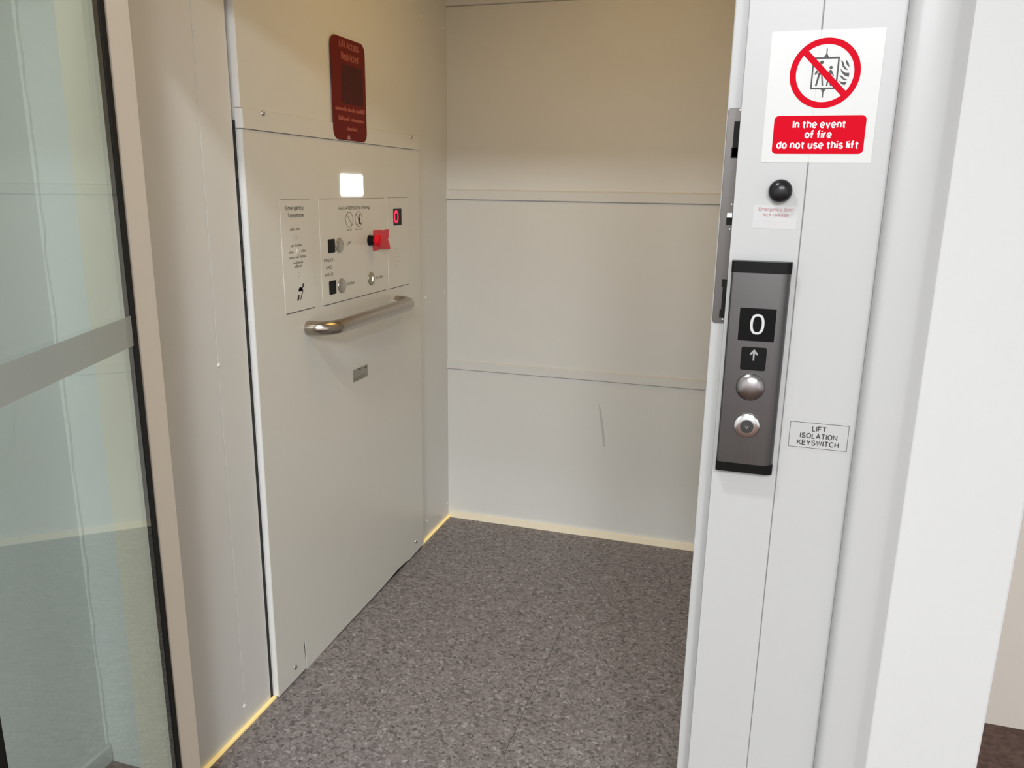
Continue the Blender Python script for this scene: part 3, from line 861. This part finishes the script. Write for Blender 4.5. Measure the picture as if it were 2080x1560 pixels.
# lift car outline
for q in ([(-16.8, 20.3), (16.9, 20.3), (16.9, 18.2), (-16.8, 18.2)], [(-16.8, -20.2), (16.9, -20.2), (16.9, -18.2), (-16.8, -18.2)],
          [(-16.8, 18.2), (-14.8, 18.2), (-14.8, -18.2), (-16.8, -18.2)], [(14.8, 18.2), (16.9, 18.2), (16.9, -18.2), (14.8, -18.2)],
          [(-3.2, 20.3), (3.2, 20.3), (0.7, 24.5), (0.7, 31), (-0.7, 31), (-0.7, 24.5)], [(-3.2, -20.2), (3.2, -20.2), (0.7, -24.5), (0.7, -31), (-0.7, -31), (-0.7, -24.5)],
          [(-10.7, 4.3), (-8.2, 1.7), (-11.8, -1.8), (-13.3, -1.4)], [(-8.2, 1.0), (-5.5, -0.5), (-8.6, -15.9), (-11.1, -15.9), (-8.7, -4.0)],
          [(-4.5, -2.0), (-2.3, -4.2), (-0.5, -15.7), (-2.5, -15.7)], [(-8.0, 9.6), (-4.4, 9.5), (-1.9, 6.6), (-1.0, -2.0), (-6.8, -1.9)],
          [(5.8, 4.1), (8.3, 4.0), (10.1, 0.5), (12.2, -4.5), (10.6, -4.0), (8.8, -0.6), (8.4, -6.0), (4.5, -6.0), (3.7, 0.3)], [(4.0, -6.0), (6.2, -6.0), (4.6, -16.2), (2.8, -15.8)], [(6.6, -6.0), (8.6, -6.0), (9.6, -16.0), (7.8, -16.0)],
          [(18.4, 16.0), (21.8, 13.7), (23.8, 8.7), (28.6, 3.3), (24.6, 4.4), (21.4, 8.1), (19.8, 13.1)], [(25.0, 16.5), (28.2, 12.9), (30.3, 6.8), (26.9, 9.4), (25.1, 12.6)],
          [(18.8, 6.0), (22.4, 2.0), (26.2, -0.2), (30.7, -0.3), (30.6, -5.3), (24.7, -3.4), (20.7, 1.0)], [(18.7, -3.2), (21.9, -3.7), (25.5, -7.3), (29.6, -8.9), (25.4, -9.5), (21.9, -6.9)],
          [(18.7, -9.7), (22.8, -11.6), (28.8, -11.3), (26.8, -15.6), (22.4, -14.4)]):
    add_poly(bm, F1, rel(q), 0, 0.00025)
add_poly(bm, F1, circle(cx_ - 0.0051, cz_ + 0.0138, 0.0024, 16), 0, 0.00025)
add_poly(bm, F1, circle(cx_ + 0.0072, cz_ + 0.0071, 0.0021, 16), 0, 0.00025)
part('pictogram', bm, M['ink'], fs)
bm = B()
add_ring(bm, F1, cx_, cz_, 0.0367, 0.0447, 0, 0.0004, 72)
a = math.radians(-45)
q = [(-0.038, -0.0040), (0.038, -0.0040), (0.038, 0.0040), (-0.038, 0.0040)]
add_poly(bm, F1, [(cx_ + u * math.cos(a) - v * math.sin(a), cz_ + u * math.sin(a) + v * math.cos(a)) for u, v in q], 0, 0.0005)
part('prohibition_ring', bm, M['red'], fs)
# the joint between the two cover plates shows through the vinyl as a faint crease
part('crease', box(0.0599, 0.0606, YJ - 0.00058, YJ - 0.0004, 1.4915, 1.6615), principled('crease', (0.52, 0.52, 0.50), 0.5), fs)

# black lock-release knob
kn = thing('door_lock_release', 'round black domed knob under the fire notice', 'knob', (0.027, YJ, 1.452))
part('rose', turned(FJ, 0.027, 1.4525, [(0.0125, 0), (0.0125, 0.004), (0.011, 0.005)], 32), M['black'], kn, smooth=40)
part('knob_cap', turned(FJ, 0.027, 1.4525, [(0.011, 0.005), (0.0135, 0.006), (0.0160, 0.008), (0.0160, 0.010), (0.0147, 0.0137), (0.0116, 0.0168), (0.0068, 0.0189), (0, 0.0196)], 40), M['knob'], kn, smooth=60)

# emergency label
el = thing('release_label', 'small pale label with faint pink print under the black knob', 'label', (0.023, YJ, 1.4))
part('backing', slab(FJ, rrect(-0.0065, 0.0525, 1.4005, 1.4325, 0.0005), 0.0, 0.0003), M['labelwhite'], el)
F3 = FRONT(YJ - 0.0003)
bm = B()
add_text(bm, F3, 'Emergency door', 0.0235, 1.4245, 0.0072, 0, 0.0001, bold=0.012, width=0.0465)
add_text(bm, F3, 'lock release', 0.0240, 1.4170, 0.0072, 0, 0.0001, bold=0.012, width=0.0345)
part('lettering', bm, M['pinkink'], el)
bm = B()
add_text(bm, F3, 'Refer to user manual', 0.0235, 1.4090, 0.0052, 0, 0.0001, width=0.0415)
add_text(bm, F3, 'for instruction', 0.0235, 1.4040, 0.0052, 0, 0.0001, width=0.0270)
part('small_print', bm, M['paleink'], el)

# keyswitch label
kl = thing('keyswitch_label', 'framed rectangular label reading LIFT ISOLATION KEYSWITCH', 'label', (0.113, YJ, 1.078))
part('backing', slab(FJ, rrect(0.0675, 0.1575, 1.0765, 1.1235, 0.0005), 0.0, 0.0003), M['labelgrey'], kl)
bm = B()
for b_ in ((0.0725, 0.1545, 1.1188, 1.1195), (0.0725, 0.1545, 1.0800, 1.0807), (0.0725, 0.0732, 1.0800, 1.1195), (0.1538, 0.1545, 1.0800, 1.1195)):
    add_poly(bm, F3, rrect(*b_, 0), 0, 0.0001)
part('border', bm, M['ink'], kl)
bm = B()
for s, v, wd in (('LIFT', 1.1062, 0.0200), ('ISOLATION', 1.0952, 0.0520), ('KEYSWITCH', 1.0842, 0.0585)):
    add_text(bm, F3, s, 0.1137, v, 0.0118, 0, 0.0001, bold=0.017, width=wd)
part('lettering', bm, M['ink'], kl)

# call station
CX0, CX1, CD = -0.0300, 0.0530, 0.022
cs = thing('call_station', 'slim steel call station with black end caps on the white post', 'call station', (0.0115, YJ, 1.04))
def station_profile(x0, x1, d, rl, rr, g=0.0):
    pts = [(x1 - g, 0.0)]
    for k in range(9):
        a = math.radians(0 + 90 * k / 8)
        pts.append((x1 - g - rr + rr * math.cos(a), d - g - rr * 0.85 + rr * 0.85 * math.sin(a)))
    for k in range(7):
        a = math.radians(90 + 90 * k / 6)
        pts.append((x0 + g + rl + rl * math.cos(a), d - g - rl + rl * math.sin(a)))
    pts.append((x0 + g, 0.0))
    return pts
VF = Frame((0, YJ, 0), (1, 0, 0), (0, -1, 0), (0, 0, 1))
part('body', slab(VF, station_profile(CX0 + 0.0004, CX1 - 0.0004, CD - 0.0006, 0.004, 0.014), 1.0515, 1.3385), M['callsteel'], cs, smooth=35)
for z0, z1, nm in ((1.3385, 1.3545, 'top_cap'), (1.0375, 1.0515, 'bottom_cap')):
    bm = slab(VF, station_profile(CX0, CX1, CD + 0.0006, 0.004, 0.010), z0, z1)
    part(nm, bm, M['black'], cs, smooth=35, bevel=0.0012)
F4 = FRONT(YJ - CD + 0.0006)
ds = part('display', slab(F4, rrect(-0.0132, 0.0372, 1.2400, 1.2880, 0.0008), 0.0, 0.0008), M['blackgloss'], cs, label='black square floor display')
bm = B()
FD4 = FRONT(YJ - CD + 0.0006 - 0.0008)
ov = [(0.0123 + 0.0098 * (abs(math.cos(t)) ** 0.78) * (1 if math.cos(t) >= 0 else -1), 1.2650 + 0.0149 * (abs(math.sin(t)) ** 0.88) * (1 if math.sin(t) >= 0 else -1)) for t in [2 * math.pi * k / 48 for k in range(48)]]
iv = [(0.0123 + 0.0062 * (abs(math.cos(t)) ** 0.78) * (1 if math.cos(t) >= 0 else -1), 1.2650 + 0.0116 * (abs(math.sin(t)) ** 0.88) * (1 if math.sin(t) >= 0 else -1)) for t in [2 * math.pi * k / 48 for k in range(48)]]
A = [bm.verts.new(FD4.p(u, v, 0.0003)) for u, v in ov]
A2 = [bm.verts.new(FD4.p(u, v, 0.0003)) for u, v in iv]
for i in range(48):
    j = (i + 1) % 48
    bm.faces.new((A[i], A[j], A2[j], A2[i]))
part('floor_digit', bm, M['digit'], ds, label='lit white 0')
aw = part('arrow_window', slab(F4, rrect(-0.0065, 0.0290, 1.1965, 1.2310, 0.0030), 0.0, 0.0010, 0.0004), M['black'], cs, label='black square with a grey up arrow')
bm = B()
FA = FRONT(YJ - CD + 0.0006 - 0.0010)
arw = [(-0.0010, 0.2118), (-0.0013, 0.2220), (-0.0045, 0.2192), (-0.0058, 0.2200), (-0.0056, 0.2216), (0.0, 0.2283), (0.0056, 0.2216), (0.0058, 0.2200), (0.0045, 0.2192), (0.0013, 0.2220), (0.0010, 0.2118), (0.0, 0.2108)]
add_poly(bm, FA, [(0.0114 + a, 1.0 + b) for a, b in arw], 0, 0.0002)
part('arrow', bm, M['arrowgrey'], aw)
part('call_button', turned(F4, 0.0105, 1.1712, [(0.0205, 0), (0.0205, 0.0015), (0.0195, 0.0026), (0.017, 0.0046), (0.013, 0.0064), (0.008, 0.0076), (0.004, 0.0080), (0, 0.0081)], 44), M['buttonsteel'], cs, smooth=60, label='domed steel push button')
ks = part('key_switch', turned(F4, 0.0105, 1.1120, [(0.0190, 0), (0.0190, 0.0018), (0.0180, 0.0040), (0.0150, 0.0052), (0.0095, 0.0056)], 44), M['chrome'], cs, smooth=40, label='round chrome key switch')
part('key_barrel', turned(FRONT(YJ - CD - 0.0045), 0.0105, 1.1118, [(0.0095, 0), (0.0095, 0.0030), (0.0085, 0.0036), (0, 0.0036)], 36), M['darkgap'], ks, smooth=40)
bm = B()
add_poly(bm, FRONT(YJ - CD - 0.0081), [(0.0075, 1.1135), (0.0092, 1.1140), (0.0105, 1.1110), (0.0118, 1.1140), (0.0135, 1.1135), (0.0105, 1.1082)], 0, 0.0003)
part('key_slot', bm, M['chrome'], ks)
bm = B()
for u, v, wd in ((0.0075, 1.1385, 0.0085), (0.0095, 1.1340, 0.0045), (-0.0185, 1.1165, 0.0055), (-0.0185, 1.1120, 0.0065)):
    add_words(bm, F4, u, v, (wd,), 0.001, 0.003, 0.0002)
part('small_print', bm, principled('dim_print', (0.055, 0.053, 0.055), 0.5), cs)

# lock keep on the set-back door stop
FK = FRONT(1.235)
kp = thing('strike_plate', 'long dark steel strike plate along the inner edge of the white post', 'strike plate', (-0.044, 1.235, 1.254))
part('plate', slab(FK, rrect(-0.0540, -0.0352, 1.2545, 1.5675, 0.005, 6), 0.0, 0.0015, 0.0004), M['keepsteel'], kp)
bm = B()
F5 = FRONT(1.235 - 0.0015)
add_poly(bm, F5, rrect(-0.0440, -0.0358, 1.500, 1.549, 0.0003), 0, 0.0002)
add_poly(bm, F5, rrect(-0.0455, -0.0358, 1.498, 1.513, 0.0003), 0, 0.0002)
part('latch_slot', bm, M['rubber'], kp)
bm = B()
add_poly(bm, F5, rrect(-0.0420, -0.0358, 1.263, 1.322, 0.0003), 0, 0.0002)
add_poly(bm, F5, rrect(-0.0440, -0.0358, 1.310, 1.322, 0.0003), 0, 0.00021)
add_poly(bm, F5, rrect(-0.0440, -0.0358, 1.263, 1.276, 0.0003), 0, 0.00021)
part('latch_slot', bm, M['rubber'], kp)
part('bolt_hole', slab(F5, rrect(-0.0445, -0.0360, 1.4020, 1.4125, 0.0003), 0, 0.0002), M['rubber'], kp)
part('lock_bolt', slab(F5, rrect(-0.0450, -0.0358, 1.4125, 1.4210, 0.0010), 0, 0.004, 0.001), M['chrome'], kp)
for z in (1.2605, 1.432, 1.396):
    part('screw', turned(F5, -0.0385, z, dome(0.0022, 0.0012), 14), M['chrome'], kp, smooth=50)
part('screw', turned(F5, -0.0368, 1.5640, dome(0.0026, 0.0014), 14), M['chrome'], kp, smooth=50)
